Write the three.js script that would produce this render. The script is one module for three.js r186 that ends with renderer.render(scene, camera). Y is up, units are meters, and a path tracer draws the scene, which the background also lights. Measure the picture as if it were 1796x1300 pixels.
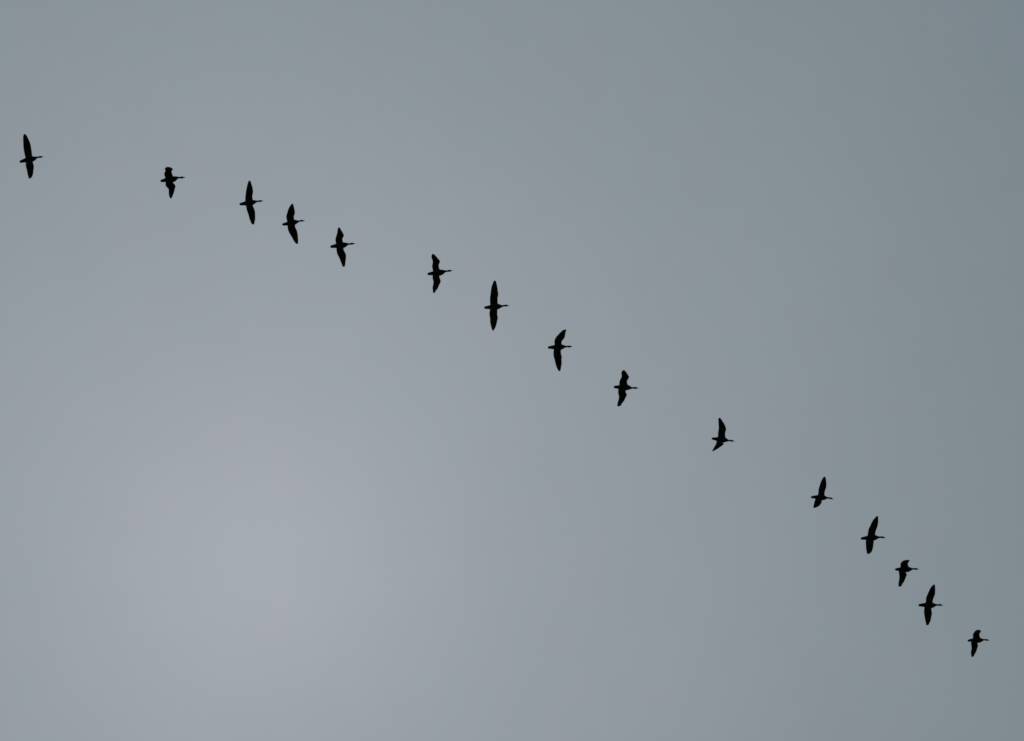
import * as THREE from 'three';
import { mergeVertices, toCreasedNormals } from 'three/addons/utils/BufferGeometryUtils.js';
import { Brush, Evaluator, ADDITION } from 'three-bvh-csg';
import { createNoise3D } from 'simplex-noise';

function seeded(seed) {
  let a = seed >>> 0;
  return () => {
    a = (a + 0x6D2B79F5) >>> 0;
    let t = Math.imul(a ^ (a >>> 15), 1 | a);
    t = (t + Math.imul(t ^ (t >>> 7), 61 | t)) ^ t;
    return ((t ^ (t >>> 14)) >>> 0) / 4294967296;
  };
}
const noise = createNoise3D(seeded(11));
const noiseB = createNoise3D(seeded(29));

// ------------------------------------------------------------------ camera
const scene = new THREE.Scene();
const camera = new THREE.PerspectiveCamera(14, 1796 / 1300, 0.1, 30000);
camera.position.set(0, 1.7, 0);                       // a person standing in a field with a long lens
const tilt = THREE.MathUtils.degToRad(72);
camera.lookAt(0, 1.7 + Math.sin(tilt), -Math.cos(tilt));

const renderer = new THREE.WebGLRenderer({ antialias: true });
renderer.toneMapping = THREE.LinearToneMapping;
renderer.toneMappingExposure = 1;
renderer.shadowMap.enabled = true;

// ------------------------------------------------------------------ sky: even overcast with the sun glowing through it
const sunTowards = new THREE.Vector3(-0.0870, 0.9261, -0.3671).normalize();
{
  const W = 4096, H = 2048, data = new Float32Array(W * H * 4);
  const cloud = [0.090, 0.143, 0.159], glow = [0.280, 0.255, 0.285];
  for (let j = 0; j < H; j++) {
    const el = ((j + 0.5) / H - 0.5) * Math.PI, y = Math.sin(el), c = Math.cos(el);
    const overcast = (1 + 2 * Math.max(y, 0)) / 2.9;   // an overcast sky is brightest overhead
    for (let i = 0; i < W; i++) {
      const az = ((i + 0.5) / W - 0.5) * 2 * Math.PI, x = c * Math.cos(az), z = c * Math.sin(az);
      const k = (j * W + i) * 4;
      const a = Math.acos(Math.min(1, x * sunTowards.x + y * sunTowards.y + z * sunTowards.z)) * 180 / Math.PI;
      const g = 0.93 * Math.exp(-Math.pow(a / 19.2, 1.35)) + 0.115 * Math.exp(-a * a / 10);   // wide aureole and its brighter core
      let lum = 1, tint = 0;
      if (y > 0) {                                      // the veil's own uneven thickness, everywhere alike
        lum += 0.012 * noise(x * 9, y * 9, z * 9) + 0.006 * noise(x * 40, y * 40, z * 40);
        tint = 0.004 * noiseB(x * 18, y * 18, z * 18) + 0.010 * noiseB(x * 70, y * 70, z * 70) + 0.008 * noiseB(x * 220, y * 220, z * 220);
      }
      data[k] = (cloud[0] * overcast + glow[0] * g) * lum * (1 + tint);
      data[k + 1] = (cloud[1] * overcast + glow[1] * g) * lum * (1 - tint * 0.5);
      data[k + 2] = (cloud[2] * overcast + glow[2] * g) * lum * (1 + tint * 0.2);
      data[k + 3] = 1;
    }
  }
  const sky = new THREE.DataTexture(data, W, H, THREE.RGBAFormat, THREE.FloatType);
  sky.mapping = THREE.EquirectangularReflectionMapping;
  sky.colorSpace = THREE.LinearSRGBColorSpace;
  sky.magFilter = sky.minFilter = THREE.LinearFilter;
  sky.needsUpdate = true;
  scene.background = sky;
  scene.environment = sky;
}

// ------------------------------------------------------------------ the sun, softened by the cloud
const sun = new THREE.DirectionalLight(new THREE.Color(1, 0.96, 0.9), 0.5);
sun.position.set(0, 93, -32).addScaledVector(sunTowards, 60);
sun.target.position.set(0, 93, -32);
sun.castShadow = true;
sun.shadow.radius = 30;
sun.shadow.mapSize.set(4096, 4096);
Object.assign(sun.shadow.camera, { left: -28, right: 28, top: 28, bottom: -28, near: 1, far: 200 });
scene.add(sun, sun.target);

// ------------------------------------------------------------------ the field below, out of the frame
{
  const N = 512, px = new Uint8Array(N * N * 4), ring = 2 * Math.PI / N;
  for (let j = 0; j < N; j++) for (let i = 0; i < N; i++) {
    const u = [Math.cos(i * ring), Math.sin(i * ring)], v = [Math.cos(j * ring), Math.sin(j * ring)];
    const n = 0.5 * noise(u[0] * 3 + v[0] * 3, u[1] * 3, v[1] * 3) + 0.5 * noise(u[0] * 22 + v[0] * 22, u[1] * 22, v[1] * 22);
    const k = (j * N + i) * 4;
    px[k] = 64 + 12 * n; px[k + 1] = 62 + 10 * n; px[k + 2] = 48 + 9 * n; px[k + 3] = 255;
  }
  const map = new THREE.DataTexture(px, N, N);
  map.colorSpace = THREE.SRGBColorSpace;
  map.wrapS = map.wrapT = THREE.RepeatWrapping;
  map.magFilter = THREE.LinearFilter;
  map.repeat.set(300, 300);
  map.needsUpdate = true;
  const shape = new THREE.PlaneGeometry(16000, 16000, 160, 160);
  shape.rotateX(-Math.PI / 2);
  const p = shape.attributes.position;
  for (let i = 0; i < p.count; i++) {
    const r = Math.hypot(p.getX(i), p.getZ(i));
    p.setY(i, Math.min(1, r / 1500) * 14 * noise(p.getX(i) / 1400, 0.3, p.getZ(i) / 1400));
  }
  shape.computeVertexNormals();
  const ground = new THREE.Mesh(shape, new THREE.MeshStandardMaterial({ map, roughness: 1 }));
  ground.name = 'ground';
  ground.userData = { kind: 'structure', label: 'dull brown field far below the flock', category: 'ground' };
  ground.receiveShadow = true;
  scene.add(ground);
}

// ------------------------------------------------------------------ geese
const plumage = new THREE.MeshStandardMaterial({ color: 0xffffff, vertexColors: true, roughness: 0.9 });
const horn = new THREE.MeshStandardMaterial({ color: new THREE.Color().setRGB(0.05, 0.042, 0.036), roughness: 0.6 });
const V = (a, k = 0) => new THREE.Vector3(a[k], a[k + 1], a[k + 2]);

// a closed skin over rings of equally many points; ends are capped
function skin(rings) {
  const n = rings[0].length, pos = [], idx = [];
  for (const r of rings) for (const p of r) pos.push(p.x, p.y, p.z);
  for (let i = 0; i + 1 < rings.length; i++) for (let j = 0; j < n; j++) {
    const a = i * n + j, b = i * n + (j + 1) % n;
    idx.push(a, b, b + n, a, b + n, a + n);
  }
  for (const [i, flip] of [[0, true], [rings.length - 1, false]]) {
    const c = rings[i].reduce((s, p) => s.add(p), new THREE.Vector3()).divideScalar(n);
    const k = pos.length / 3;
    pos.push(c.x, c.y, c.z);
    for (let j = 0; j < n; j++) {
      const a = i * n + j, b = i * n + (j + 1) % n;
      flip ? idx.push(b, a, k) : idx.push(a, b, k);
    }
  }
  const g = new THREE.BufferGeometry();
  g.setAttribute('position', new THREE.Float32BufferAttribute(pos, 3));
  g.setIndex(idx);
  // outward winding, whichever way the rings ran
  let vol = 0;
  const A = new THREE.Vector3(), B = new THREE.Vector3(), C = new THREE.Vector3(), P = g.attributes.position;
  for (let i = 0; i < idx.length; i += 3) {
    A.fromBufferAttribute(P, idx[i]); B.fromBufferAttribute(P, idx[i + 1]); C.fromBufferAttribute(P, idx[i + 2]);
    vol += A.dot(B.cross(C));
  }
  if (vol < 0) for (let i = 0; i < idx.length; i += 3) { const t = idx[i]; idx[i] = idx[i + 1]; idx[i + 1] = t; }
  g.setIndex(idx);
  g.computeVertexNormals();
  return g;
}

// widths and depths of trunk, neck and head along the spine, tail end to forehead, for a bird 0.79 m long
const GIRTH = [
  [0, 0.026, 0.007], [0.02, 0.064, 0.012], [0.06, 0.083, 0.018], [0.13, 0.095, 0.036], [0.25, 0.132, 0.085],
  [0.38, 0.170, 0.14], [0.5, 0.172, 0.15], [0.58, 0.150, 0.128], [0.65, 0.104, 0.092], [0.7, 0.066, 0.064],
  [0.75, 0.048, 0.050], [0.8, 0.045, 0.048], [0.84, 0.054, 0.058], [0.88, 0.062, 0.066], [0.91, 0.052, 0.054], [0.93, 0.030, 0.032],
];
function girth(s) {
  let i = 0;
  while (i + 2 < GIRTH.length && GIRTH[i + 1][0] < s) i++;
  const [s0, w0, d0] = GIRTH[i], [s1, w1, d1] = GIRTH[i + 1];
  let t = THREE.MathUtils.clamp((s - s0) / (s1 - s0), 0, 1);
  return [w0 + (w1 - w0) * t, d0 + (d1 - d0) * t];
}
function ringAt(curve, s, w, d, n) {
  const p = curve.getPointAt(s), t = curve.getTangentAt(s);
  const side = new THREE.Vector3().crossVectors(t, new THREE.Vector3(0, 1, 0)).normalize();
  const up = new THREE.Vector3().crossVectors(side, t);
  const r = [];
  for (let j = 0; j < n; j++) {
    const a = j / n * 2 * Math.PI;
    r.push(p.clone().addScaledVector(side, Math.cos(a) * w / 2).addScaledVector(up, Math.sin(a) * d / 2));
  }
  return r;
}
function trunk(curve, size) {
  const rings = [];
  for (let i = 0; i <= 62; i++) {
    const s = 0.93 * i / 62, [w, d] = girth(s);
    rings.push(ringAt(curve, s, w * size, d * size, 20));
  }
  return skin(rings);
}
function billShape(curve, size) {
  const rings = [];
  for (const [s, w, d] of [[0.895, 0.034, 0.032], [0.925, 0.037, 0.037], [0.945, 0.030, 0.027], [0.97, 0.024, 0.016], [0.99, 0.019, 0.010], [1, 0.008, 0.004]])
    rings.push(ringAt(curve, s, w * size, d * size, 12));
  return skin(rings);
}
// a wing: leading and trailing edge from the root inside the trunk to the tip, arched and tapered in section
const SECTION = [0, 0.02, 0.08, 0.2, 0.4, 0.65, 0.87, 1];
function wingShape(stations, right) {
  const lead = new THREE.CatmullRomCurve3(stations.map((s) => V(s)), false, 'centripetal');
  const trail = new THREE.CatmullRomCurve3(stations.map((s) => V(s, 3)), false, 'centripetal');
  const rings = [], K = 66;
  for (let i = 0; i <= K; i++) {
    const t = i / K, l = lead.getPoint(t), e = trail.getPoint(t);
    const along = lead.getPoint(Math.min(1, t + 0.02)).add(trail.getPoint(Math.min(1, t + 0.02)))
      .sub(lead.getPoint(Math.max(0, t - 0.02))).sub(trail.getPoint(Math.max(0, t - 0.02))).normalize();
    const chord = e.clone().sub(l), c = Math.max(chord.length(), 0.004);
    const n = new THREE.Vector3().crossVectors(chord, along).normalize();
    if (!right) n.negate();
    // feather ends along the trailing edge
    if (t > 0.12 && t < 0.93) e.addScaledVector(chord.clone().normalize(), 0.004 * (Math.abs(Math.sin(t * 22 * Math.PI)) - 0.5));
    const thick = c * (0.10 - 0.05 * t), least = 0.003 * (1 - t) + 0.0015;
    const r = [];
    const at = (u, h) => l.clone().lerp(e, u).addScaledVector(n, h + 0.22 * c * u * (1 - u) * (1 - 0.5 * t));
    const half = (u) => thick * 1.4 * (Math.sqrt(u) - u) + least * (u === 0 ? 0.2 : 1);
    for (let k = 0; k < SECTION.length; k++) r.push(at(SECTION[k], half(SECTION[k])));
    for (let k = SECTION.length - 1; k >= 0; k--) r.push(at(SECTION[k], -half(SECTION[k]) * 0.6));
    rings.push(r);
  }
  return skin(rings);
}
const join = new Evaluator();
join.attributes = ['position', 'normal'];
join.useGroups = false;

function goose(index, { at, spine, right, left, label }) {
  const root = new THREE.Group();
  root.name = index ? 'goose_' + String(index).padStart(3, '0') : 'goose';
  root.position.set(...at);
  root.userData = { label, category: 'goose', group: 'geese flying in one slanting line' };
  const curve = new THREE.CatmullRomCurve3(spine.map((s) => V(s)), false, 'centripetal');
  curve.arcLengthDivisions = 400;
  const size = curve.getLength() / 0.79 * 1.12;
  let whole = new Brush(trunk(curve, size));
  whole.updateMatrixWorld();
  for (const [w, isRight] of [[right, true], [left, false]]) {
    const b = new Brush(wingShape(w, isRight));
    b.updateMatrixWorld();
    whole = join.evaluate(whole, b, ADDITION);
    whole.updateMatrixWorld();
  }
  let g = whole.geometry;
  g.deleteAttribute('normal');
  g = toCreasedNormals(mergeVertices(g, 1e-5), 0.7);
  const p = g.attributes.position, col = new Float32Array(p.count * 3);
  for (let i = 0; i < p.count; i++) {                  // grey-brown plumage, feather by feather a little lighter or darker
    const x = p.getX(i) + index * 3, y = p.getY(i), z = p.getZ(i);
    const m = 1 + 0.25 * noise(x * 14, y * 14, z * 14) + 0.15 * noise(x * 45, y * 45, z * 45);
    col[i * 3] = 0.050 * m; col[i * 3 + 1] = 0.044 * m; col[i * 3 + 2] = 0.038 * m;
  }
  g.setAttribute('color', new THREE.BufferAttribute(col, 3));
  for (const [name, shape, m] of [['body', g, plumage], ['bill', billShape(curve, size), horn]]) {
    const o = new THREE.Mesh(shape, m);
    o.name = name;
    o.castShadow = o.receiveShadow = true;
    root.add(o);
  }
  scene.add(root);
  return root;
}

// Where each goose flies and how it holds its wings, in metres. at: mid-body; spine: tail end to bill tip;
// right / left: stations from root to wing tip, leading edge (x, y, z) then trailing edge (x, y, z).
const FLOCK = [
  {
    label: 'hindmost goose at the far left end of the line, long wings spread wide',
    at: [-15.07,93.33,-22.84],
    spine: [[-0.309,0.02,-0.089],[-0.147,0.01,-0.042],[0.0,0.0,0.0],[0.13,0.005,0.02],[0.225,0.02,0.051],[0.328,0.025,0.068],[0.444,0.015,0.075]],
    right: [[0.094,0.03,0.021,-0.115,0.03,0.006],[0.074,0.12,0.125,-0.157,0.12,0.125],[0.03,0.3,0.263,-0.212,0.3,0.278],[0.013,0.321,0.385,-0.216,0.321,0.4],[-0.026,0.346,0.505,-0.22,0.346,0.521],[-0.079,0.37,0.619,-0.219,0.37,0.627],[-0.119,0.384,0.687,-0.204,0.384,0.687],[-0.135,0.389,0.708,-0.196,0.389,0.708],[-0.165,0.39,0.713,-0.169,0.39,0.715]],
    left: [[0.099,0.03,-0.015,-0.096,0.03,-0.015],[0.088,0.13,-0.13,-0.135,0.13,-0.146],[0.084,0.3,-0.316,-0.171,0.3,-0.286],[0.061,0.325,-0.435,-0.148,0.325,-0.427],[0.041,0.352,-0.555,-0.137,0.352,-0.555],[-0.006,0.377,-0.66,-0.117,0.377,-0.668],[-0.038,0.387,-0.702,-0.117,0.387,-0.708],[-0.078,0.39,-0.716,-0.086,0.39,-0.716]],
  },
  {
    label: 'second goose from the left end, upper wing tip curled under into a blunt end',
    at: [-10.67,92.81,-23.36],
    spine: [[-0.27,0.02,-0.057],[-0.138,0.01,-0.024],[0.0,0.0,0.0],[0.136,0.005,0.017],[0.259,0.02,0.054],[0.388,0.025,0.061],[0.503,0.015,0.071]],
    right: [[0.129,0.03,0.029,-0.107,0.03,-0.009],[0.115,0.06,0.12,-0.128,0.06,0.06],[0.078,0.116,0.203,-0.155,0.116,0.173],[0.082,0.15,0.243,-0.123,0.15,0.235],[0.137,-0.011,0.34,-0.12,-0.011,0.34],[0.079,-0.197,0.442,-0.05,-0.197,0.447],[0.058,-0.231,0.46,-0.033,-0.231,0.463],[0.026,-0.24,0.466,-0.003,-0.24,0.466]],
    left: [[0.127,0.03,-0.029,-0.101,0.03,-0.029],[0.118,0.078,-0.117,-0.124,0.078,-0.155],[0.178,0.15,-0.235,-0.115,0.15,-0.257],[0.165,0.072,-0.306,-0.034,0.072,-0.322],[0.149,-0.038,-0.39,-0.021,-0.038,-0.406],[0.117,-0.155,-0.472,0.005,-0.155,-0.489],[0.095,-0.222,-0.526,0.036,-0.222,-0.526],[0.087,-0.236,-0.535,0.047,-0.236,-0.535],[0.071,-0.24,-0.538,0.065,-0.24,-0.538]],
  },
  {
    label: 'third goose from the left end, wings held straight out to pointed tips',
    at: [-8.26,93.37,-24.26],
    spine: [[-0.295,0.02,-0.048],[-0.167,0.01,-0.025],[0.0,0.0,0.0],[0.138,0.005,0.026],[0.22,0.02,0.043],[0.343,0.025,0.057],[0.452,0.015,0.067]],
    right: [[0.13,0.03,0.025,-0.114,0.03,-0.021],[0.124,0.046,0.092,-0.114,0.046,0.046],[0.112,0.092,0.206,-0.107,0.092,0.191],[0.132,0.14,0.307,-0.094,0.14,0.307],[0.128,0.107,0.443,-0.067,0.107,0.443],[0.103,0.068,0.58,-0.028,0.068,0.596],[0.078,0.043,0.672,-0.001,0.043,0.672],[0.074,0.033,0.708,0.017,0.033,0.708],[0.051,0.03,0.718,0.043,0.03,0.718]],
    left: [[0.122,0.03,-0.033,-0.088,0.03,-0.048],[0.125,0.051,-0.095,-0.092,0.051,-0.126],[0.175,0.14,-0.305,-0.069,0.14,-0.305],[0.183,0.107,-0.454,-0.028,0.107,-0.423],[0.18,0.076,-0.559,0.005,0.076,-0.544],[0.159,0.049,-0.652,0.046,0.049,-0.636],[0.15,0.034,-0.698,0.07,0.034,-0.686],[0.116,0.03,-0.706,0.107,0.03,-0.706]],
  },
  {
    label: 'fourth goose from the left end, lower wing slanting forward, between third and fifth',
    at: [-6.87,92.3,-24.62],
    spine: [[-0.273,0.02,-0.056],[-0.151,0.01,-0.031],[0.0,0.0,0.0],[0.123,0.005,0.027],[0.211,0.02,0.045],[0.32,0.025,0.067],[0.434,0.015,0.069]],
    right: [[0.129,0.03,0.039,-0.113,0.03,-0.021],[0.109,0.04,0.093,-0.119,0.04,0.032],[0.092,0.074,0.195,-0.146,0.074,0.18],[0.123,0.11,0.283,-0.118,0.11,0.298],[0.117,0.046,0.427,-0.077,0.046,0.427],[0.101,-0.016,0.55,-0.022,-0.016,0.541],[0.091,-0.055,0.616,0.03,-0.055,0.616],[0.09,-0.067,0.635,0.049,-0.067,0.635],[0.075,-0.07,0.641,0.069,-0.07,0.641]],
    left: [[0.135,0.03,-0.033,-0.107,0.03,-0.063],[0.124,0.052,-0.123,-0.111,0.052,-0.153],[0.178,0.11,-0.295,-0.084,0.11,-0.31],[0.202,0.061,-0.41,-0.022,0.061,-0.41],[0.211,0.013,-0.51,0.034,0.013,-0.495],[0.215,-0.03,-0.582,0.09,-0.03,-0.582],[0.21,-0.061,-0.637,0.139,-0.061,-0.637],[0.199,-0.068,-0.65,0.149,-0.068,-0.65],[0.18,-0.07,-0.653,0.169,-0.07,-0.653]],
  },
  {
    label: 'fifth goose from the left end, notched wrists, just before the wide gap',
    at: [-5.4,92.93,-25.52],
    spine: [[-0.305,0.02,-0.051],[-0.166,0.01,-0.024],[0.0,0.0,0.0],[0.124,0.005,0.016],[0.22,0.02,0.033],[0.357,0.025,0.05],[0.479,0.015,0.056]],
    right: [[0.117,0.03,0.039,-0.113,0.03,-0.007],[0.097,0.037,0.109,-0.122,0.037,0.055],[0.082,0.055,0.202,-0.139,0.055,0.179],[0.13,0.075,0.299,-0.117,0.075,0.273],[0.098,-0.001,0.417,-0.077,-0.001,0.401],[0.05,-0.089,0.541,-0.06,-0.089,0.525],[0.026,-0.14,0.604,-0.038,-0.14,0.604],[0.02,-0.156,0.625,-0.024,-0.156,0.625],[0.003,-0.16,0.63,-0.005,-0.16,0.63]],
    left: [[0.13,0.03,-0.033,-0.107,0.03,-0.064],[0.114,0.043,-0.137,-0.112,0.043,-0.153],[0.181,0.075,-0.312,-0.093,0.075,-0.289],[0.187,0.006,-0.398,-0.016,0.006,-0.429],[0.175,-0.063,-0.507,0.027,-0.063,-0.523],[0.163,-0.131,-0.601,0.071,-0.131,-0.619],[0.155,-0.154,-0.634,0.089,-0.154,-0.647],[0.13,-0.16,-0.649,0.116,-0.16,-0.649]],
  },
  {
    label: 'sixth goose from the left end, both wing tips swept back toward the tail',
    at: [-2.36,92.65,-26.34],
    spine: [[-0.292,0.02,-0.037],[-0.165,0.01,-0.017],[0.0,0.0,0.0],[0.124,0.005,0.02],[0.234,0.02,0.047],[0.371,0.025,0.064],[0.495,0.015,0.083]],
    right: [[0.132,0.03,0.064,-0.119,0.03,0.033],[0.083,0.059,0.128,-0.126,0.059,0.081],[0.062,0.134,0.22,-0.147,0.134,0.189],[0.099,0.23,0.318,-0.128,0.23,0.298],[0.043,0.143,0.43,-0.159,0.143,0.446],[-0.03,0.064,0.547,-0.164,0.064,0.539],[-0.084,0.015,0.61,-0.141,0.015,0.607],[-0.096,0.003,0.625,-0.134,0.003,0.623],[-0.112,0.0,0.628,-0.12,0.0,0.628]],
    left: [[0.117,0.03,-0.037,-0.126,0.03,-0.052],[0.081,0.088,-0.139,-0.136,0.088,-0.17],[0.117,0.23,-0.338,-0.113,0.23,-0.369],[0.076,0.186,-0.428,-0.119,0.186,-0.412],[0.022,0.104,-0.533,-0.139,0.104,-0.517],[-0.039,0.041,-0.6,-0.127,0.041,-0.6],[-0.058,0.009,-0.638,-0.122,0.009,-0.638],[-0.088,0.0,-0.648,-0.096,0.0,-0.648]],
  },
  {
    label: 'seventh goose from the left end, straightest and longest wings in the middle of the line',
    at: [-0.57,93.16,-27.6],
    spine: [[-0.311,0.02,-0.032],[-0.208,0.01,-0.022],[0.0,0.0,0.0],[0.139,0.005,0.013],[0.236,0.02,0.019],[0.361,0.025,0.034],[0.479,0.015,0.038]],
    right: [[0.126,0.03,0.052,-0.119,0.03,0.037],[0.117,0.046,0.134,-0.126,0.046,0.134],[0.117,0.085,0.282,-0.126,0.085,0.282],[0.136,0.115,0.381,-0.112,0.115,0.374],[0.117,0.135,0.527,-0.094,0.135,0.527],[0.099,0.153,0.652,-0.07,0.153,0.644],[0.071,0.171,0.762,-0.022,0.171,0.762],[0.057,0.178,0.805,-0.01,0.178,0.805],[0.028,0.18,0.817,0.019,0.18,0.817]],
    left: [[0.119,0.03,-0.049,-0.12,0.03,-0.057],[0.105,0.053,-0.157,-0.141,0.053,-0.188],[0.107,0.085,-0.299,-0.144,0.085,-0.299],[0.121,0.115,-0.394,-0.128,0.115,-0.41],[0.093,0.136,-0.546,-0.122,0.136,-0.562],[0.062,0.156,-0.684,-0.094,0.156,-0.7],[0.013,0.173,-0.791,-0.067,0.173,-0.8],[-0.004,0.178,-0.825,-0.062,0.178,-0.832],[-0.029,0.18,-0.838,-0.041,0.18,-0.838]],
  },
  {
    label: 'eighth goose from the left end, upper wing bent forward to a sharp tip',
    at: [1.43,92.41,-28.7],
    spine: [[-0.3,0.02,-0.019],[-0.193,0.01,-0.01],[0.0,0.0,0.0],[0.138,0.005,0.007],[0.221,0.02,0.01],[0.36,0.025,0.012],[0.474,0.015,0.016]],
    right: [[0.154,0.03,0.029,-0.098,0.03,-0.002],[0.135,0.019,0.105,-0.091,0.019,0.074],[0.143,-0.005,0.198,-0.092,-0.005,0.214],[0.22,-0.073,0.328,-0.052,-0.073,0.336],[0.245,-0.148,0.46,0.022,-0.148,0.46],[0.257,-0.221,0.577,0.11,-0.221,0.577],[0.281,-0.275,0.653,0.179,-0.275,0.653],[0.247,-0.29,0.675,0.239,-0.29,0.675]],
    left: [[0.133,0.03,-0.044,-0.104,0.03,-0.052],[0.113,0.021,-0.128,-0.122,0.021,-0.159],[0.12,0.01,-0.226,-0.122,0.01,-0.242],[0.145,-0.005,-0.323,-0.104,-0.005,-0.354],[0.134,-0.043,-0.383,-0.083,-0.043,-0.414],[0.14,-0.109,-0.478,-0.063,-0.109,-0.494],[0.119,-0.204,-0.593,-0.019,-0.204,-0.609],[0.101,-0.271,-0.673,0.026,-0.271,-0.682],[0.092,-0.286,-0.691,0.037,-0.286,-0.698],[0.07,-0.29,-0.699,0.06,-0.29,-0.699]],
  },
  {
    label: 'ninth goose from the left end, swept lower wing and short blunt upper wing',
    at: [3.55,93.25,-30.31],
    spine: [[-0.301,0.02,0.001],[-0.196,0.01,0.004],[0.0,0.0,0.0],[0.14,0.005,-0.009],[0.253,0.02,-0.026],[0.394,0.025,-0.03],[0.497,0.015,-0.037]],
    right: [[0.191,0.03,0.02,-0.12,0.03,0.012],[0.149,0.046,0.081,-0.12,0.046,0.081],[0.128,0.082,0.172,-0.11,0.082,0.188],[0.195,0.14,0.293,-0.049,0.14,0.301],[0.153,0.065,0.398,-0.053,0.065,0.43],[0.101,-0.003,0.501,-0.056,-0.003,0.51],[0.056,-0.048,0.568,-0.031,-0.048,0.568],[0.04,-0.065,0.591,-0.023,-0.065,0.591],[0.011,-0.07,0.597,0.004,-0.07,0.597]],
    left: [[0.122,0.03,-0.077,-0.147,0.03,-0.046],[0.087,0.07,-0.163,-0.156,0.07,-0.163],[0.126,0.14,-0.313,-0.141,0.14,-0.29],[0.087,0.106,-0.384,-0.124,0.106,-0.352],[0.043,0.045,-0.466,-0.149,0.045,-0.466],[-0.021,-0.012,-0.535,-0.175,-0.012,-0.551],[-0.07,-0.057,-0.599,-0.178,-0.057,-0.611],[-0.126,-0.07,-0.623,-0.137,-0.07,-0.623]],
  },
  {
    label: 'tenth goose from the left end, short lower wing swept back to a needle point',
    at: [6.7,92.85,-31.94],
    spine: [[-0.311,0.02,0.03],[-0.196,0.01,0.02],[0.0,0.0,0.0],[0.141,0.005,-0.02],[0.213,0.02,-0.037],[0.326,0.025,-0.049],[0.428,0.015,-0.063]],
    right: [[0.165,0.03,0.012,-0.112,0.03,0.019],[0.131,0.076,0.077,-0.108,0.076,0.093],[0.136,0.183,0.189,-0.096,0.183,0.189],[0.166,0.28,0.251,-0.073,0.28,0.275],[0.122,0.355,0.382,-0.073,0.355,0.382],[0.055,0.429,0.476,-0.079,0.429,0.476],[0.001,0.486,0.545,-0.075,0.486,0.545],[-0.014,0.497,0.559,-0.069,0.497,0.559],[-0.038,0.5,0.563,-0.046,0.5,0.563]],
    left: [[0.11,0.03,-0.064,-0.146,0.03,-0.032],[0.075,0.149,-0.157,-0.15,0.149,-0.157],[0.097,0.28,-0.262,-0.153,0.28,-0.262],[0.01,0.333,-0.356,-0.184,0.333,-0.34],[-0.082,0.405,-0.456,-0.226,0.405,-0.456],[-0.175,0.468,-0.537,-0.255,0.468,-0.546],[-0.214,0.493,-0.564,-0.273,0.493,-0.571],[-0.249,0.5,-0.575,-0.253,0.5,-0.575]],
  },
  {
    label: 'fifth goose from the right end, long raised upper wing and stubby rounded lower wing',
    at: [9.95,93.28,-34.07],
    spine: [[-0.277,0.02,-0.006],[-0.198,0.01,0.004],[0.0,0.0,0.0],[0.143,0.005,-0.017],[0.244,0.02,-0.026],[0.358,0.025,-0.04],[0.455,0.015,-0.071]],
    right: [[0.181,0.03,0.019,-0.056,0.03,0.035],[0.168,0.098,0.091,-0.035,0.098,0.124],[0.201,0.207,0.172,-0.016,0.207,0.204],[0.242,0.32,0.236,0.021,0.32,0.269],[0.247,0.378,0.352,0.059,0.378,0.368],[0.236,0.439,0.467,0.105,0.439,0.45],[0.223,0.478,0.521,0.15,0.478,0.511],[0.222,0.487,0.531,0.17,0.487,0.524],[0.203,0.49,0.531,0.195,0.49,0.531]],
    left: [[0.112,0.03,-0.05,-0.133,0.03,-0.018],[0.115,0.32,-0.218,-0.106,0.32,-0.202],[0.116,0.352,-0.29,-0.122,0.352,-0.29],[0.087,0.39,-0.381,-0.13,0.39,-0.365],[0.037,0.432,-0.466,-0.138,0.432,-0.449],[-0.023,0.466,-0.516,-0.14,0.466,-0.516],[-0.063,0.485,-0.541,-0.146,0.485,-0.541],[-0.105,0.49,-0.548,-0.117,0.49,-0.548]],
  },
  {
    label: 'fourth goose from the right end, upper wing slanting forward, broad rounded lower wing',
    at: [11.57,92.77,-35.28],
    spine: [[-0.297,0.02,-0.031],[-0.183,0.01,-0.014],[0.0,0.0,0.0],[0.156,0.005,0.01],[0.257,0.02,0.012],[0.385,0.025,0.016],[0.508,0.015,-0.003]],
    right: [[0.195,0.03,0.042,-0.084,0.03,0.034],[0.172,0.067,0.117,-0.066,0.067,0.15],[0.206,0.133,0.228,-0.038,0.133,0.261],[0.253,0.2,0.324,0.016,0.2,0.341],[0.273,0.226,0.451,0.064,0.226,0.451],[0.275,0.251,0.548,0.127,0.251,0.548],[0.272,0.273,0.623,0.198,0.273,0.623],[0.266,0.278,0.645,0.214,0.278,0.645],[0.246,0.28,0.651,0.238,0.28,0.651]],
    left: [[0.141,0.03,-0.042,-0.117,0.03,-0.05],[0.138,0.103,-0.184,-0.12,0.103,-0.2],[0.143,0.2,-0.344,-0.098,0.2,-0.344],[0.13,0.229,-0.477,-0.082,0.229,-0.477],[0.095,0.258,-0.595,-0.057,0.258,-0.595],[0.035,0.274,-0.654,-0.032,0.274,-0.66],[0.015,0.279,-0.667,-0.031,0.279,-0.671],[-0.007,0.28,-0.673,-0.015,0.28,-0.673]],
  },
  {
    label: 'third goose from the right end, hooked upper wing above the second goose',
    at: [12.68,92.72,-36.35],
    spine: [[-0.264,0.02,-0.016],[-0.169,0.01,-0.004],[0.0,0.0,0.0],[0.157,0.005,-0.002],[0.272,0.02,0.004],[0.401,0.025,0.005],[0.511,0.015,0.0]],
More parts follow.
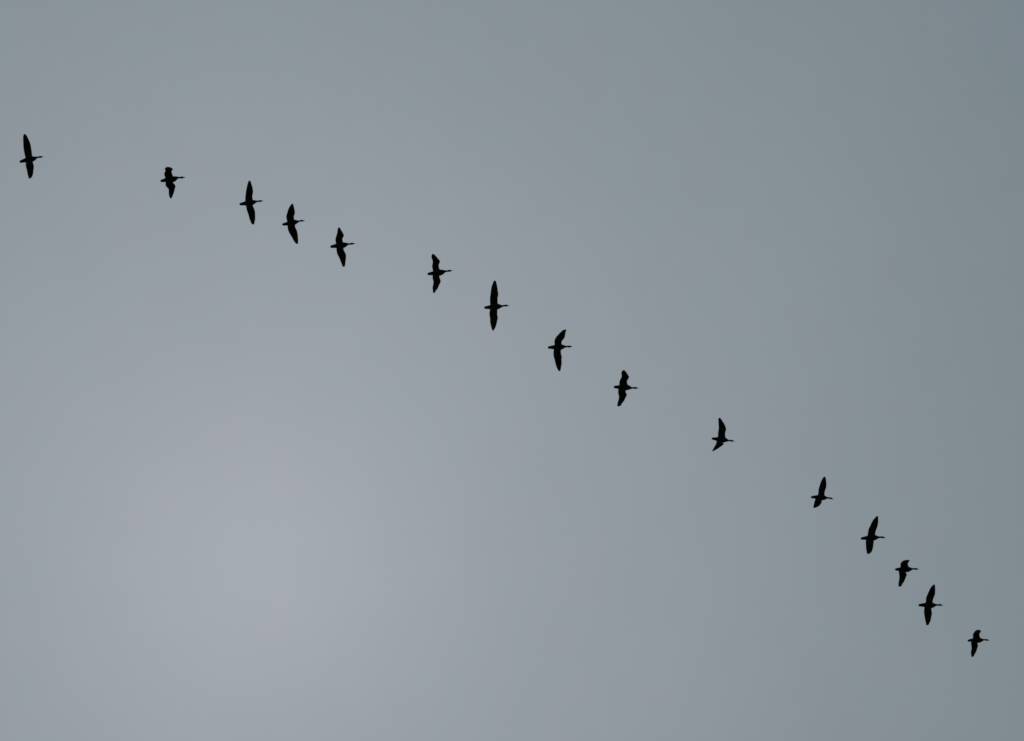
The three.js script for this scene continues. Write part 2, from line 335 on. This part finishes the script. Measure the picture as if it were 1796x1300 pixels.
    right: [[0.239,0.03,0.019,-0.098,0.03,0.019],[0.173,0.039,0.091,-0.09,0.039,0.091],[0.15,0.05,0.163,-0.088,0.05,0.163],[0.144,-0.079,0.267,-0.072,-0.079,0.287],[0.15,-0.226,0.359,-0.024,-0.226,0.397],[0.149,-0.344,0.428,0.03,-0.344,0.463],[0.146,-0.403,0.463,0.062,-0.403,0.488],[0.141,-0.42,0.468,0.076,-0.42,0.5]],
    left: [[0.114,0.03,-0.058,-0.145,0.03,-0.042],[0.096,0.037,-0.121,-0.131,0.037,-0.138],[0.132,0.05,-0.201,-0.11,0.05,-0.267],[0.084,-0.052,-0.268,-0.126,-0.052,-0.317],[0.028,-0.179,-0.34,-0.155,-0.179,-0.357],[-0.04,-0.288,-0.388,-0.173,-0.288,-0.388],[-0.092,-0.391,-0.426,-0.185,-0.391,-0.426],[-0.144,-0.42,-0.437,-0.152,-0.42,-0.437]],
  },
  {
    label: 'second goose from the right end, full upper and lower wings spread nearly straight',
    at: [13.6,93.15,-37.78],
    spine: [[-0.311,0.02,-0.016],[-0.214,0.01,-0.001],[0.0,0.0,0.0],[0.144,0.005,-0.007],[0.247,0.02,-0.004],[0.376,0.025,-0.003],[0.5,0.015,-0.014]],
    right: [[0.184,0.03,0.018,-0.085,0.03,0.027],[0.157,0.049,0.11,-0.068,0.049,0.143],[0.184,0.078,0.222,-0.059,0.078,0.239],[0.222,0.105,0.304,-0.023,0.105,0.321],[0.229,0.085,0.467,0.026,0.085,0.467],[0.218,0.067,0.598,0.075,0.067,0.598],[0.204,0.054,0.68,0.134,0.054,0.676],[0.197,0.051,0.703,0.148,0.051,0.7],[0.178,0.05,0.708,0.17,0.05,0.708]],
    left: [[0.13,0.03,-0.075,-0.109,0.03,-0.066],[0.128,0.061,-0.187,-0.114,0.061,-0.204],[0.159,0.105,-0.33,-0.1,0.105,-0.33],[0.14,0.091,-0.448,-0.081,0.091,-0.448],[0.122,0.075,-0.566,-0.058,0.075,-0.566],[0.081,0.059,-0.667,-0.029,0.059,-0.676],[0.055,0.052,-0.717,-0.023,0.052,-0.724],[0.017,0.05,-0.734,0.009,0.05,-0.734]],
  },
  {
    label: 'leading goose at the lower right end of the line, hooked upper wing',
    at: [15.26,93.38,-39.12],
    spine: [[-0.265,0.02,-0.04],[-0.186,0.01,-0.009],[0.0,0.0,0.0],[0.159,0.005,0.001],[0.262,0.02,0.007],[0.364,0.025,0.0],[0.457,0.015,-0.014]],
    right: [[0.214,0.03,0.014,-0.099,0.03,0.014],[0.139,0.034,0.098,-0.092,0.034,0.098],[0.118,0.04,0.182,-0.098,0.04,0.173],[0.107,-0.096,0.293,-0.092,-0.096,0.313],[0.112,-0.246,0.402,-0.072,-0.246,0.44],[0.097,-0.341,0.476,-0.039,-0.341,0.508],[0.077,-0.379,0.512,-0.019,-0.379,0.534],[0.063,-0.39,0.525,-0.005,-0.39,0.538]],
    left: [[0.073,0.03,-0.057,-0.15,0.03,-0.04],[0.07,0.033,-0.119,-0.144,0.033,-0.153],[0.089,0.04,-0.214,-0.118,0.04,-0.299],[0.049,-0.059,-0.282,-0.146,-0.059,-0.333],[-0.01,-0.193,-0.351,-0.171,-0.193,-0.368],[-0.076,-0.313,-0.392,-0.176,-0.313,-0.411],[-0.105,-0.373,-0.415,-0.176,-0.373,-0.428],[-0.141,-0.39,-0.427,-0.149,-0.39,-0.427]],
  },
];
FLOCK.forEach((bird, i) => goose(i, bird));

renderer.render(scene, camera);
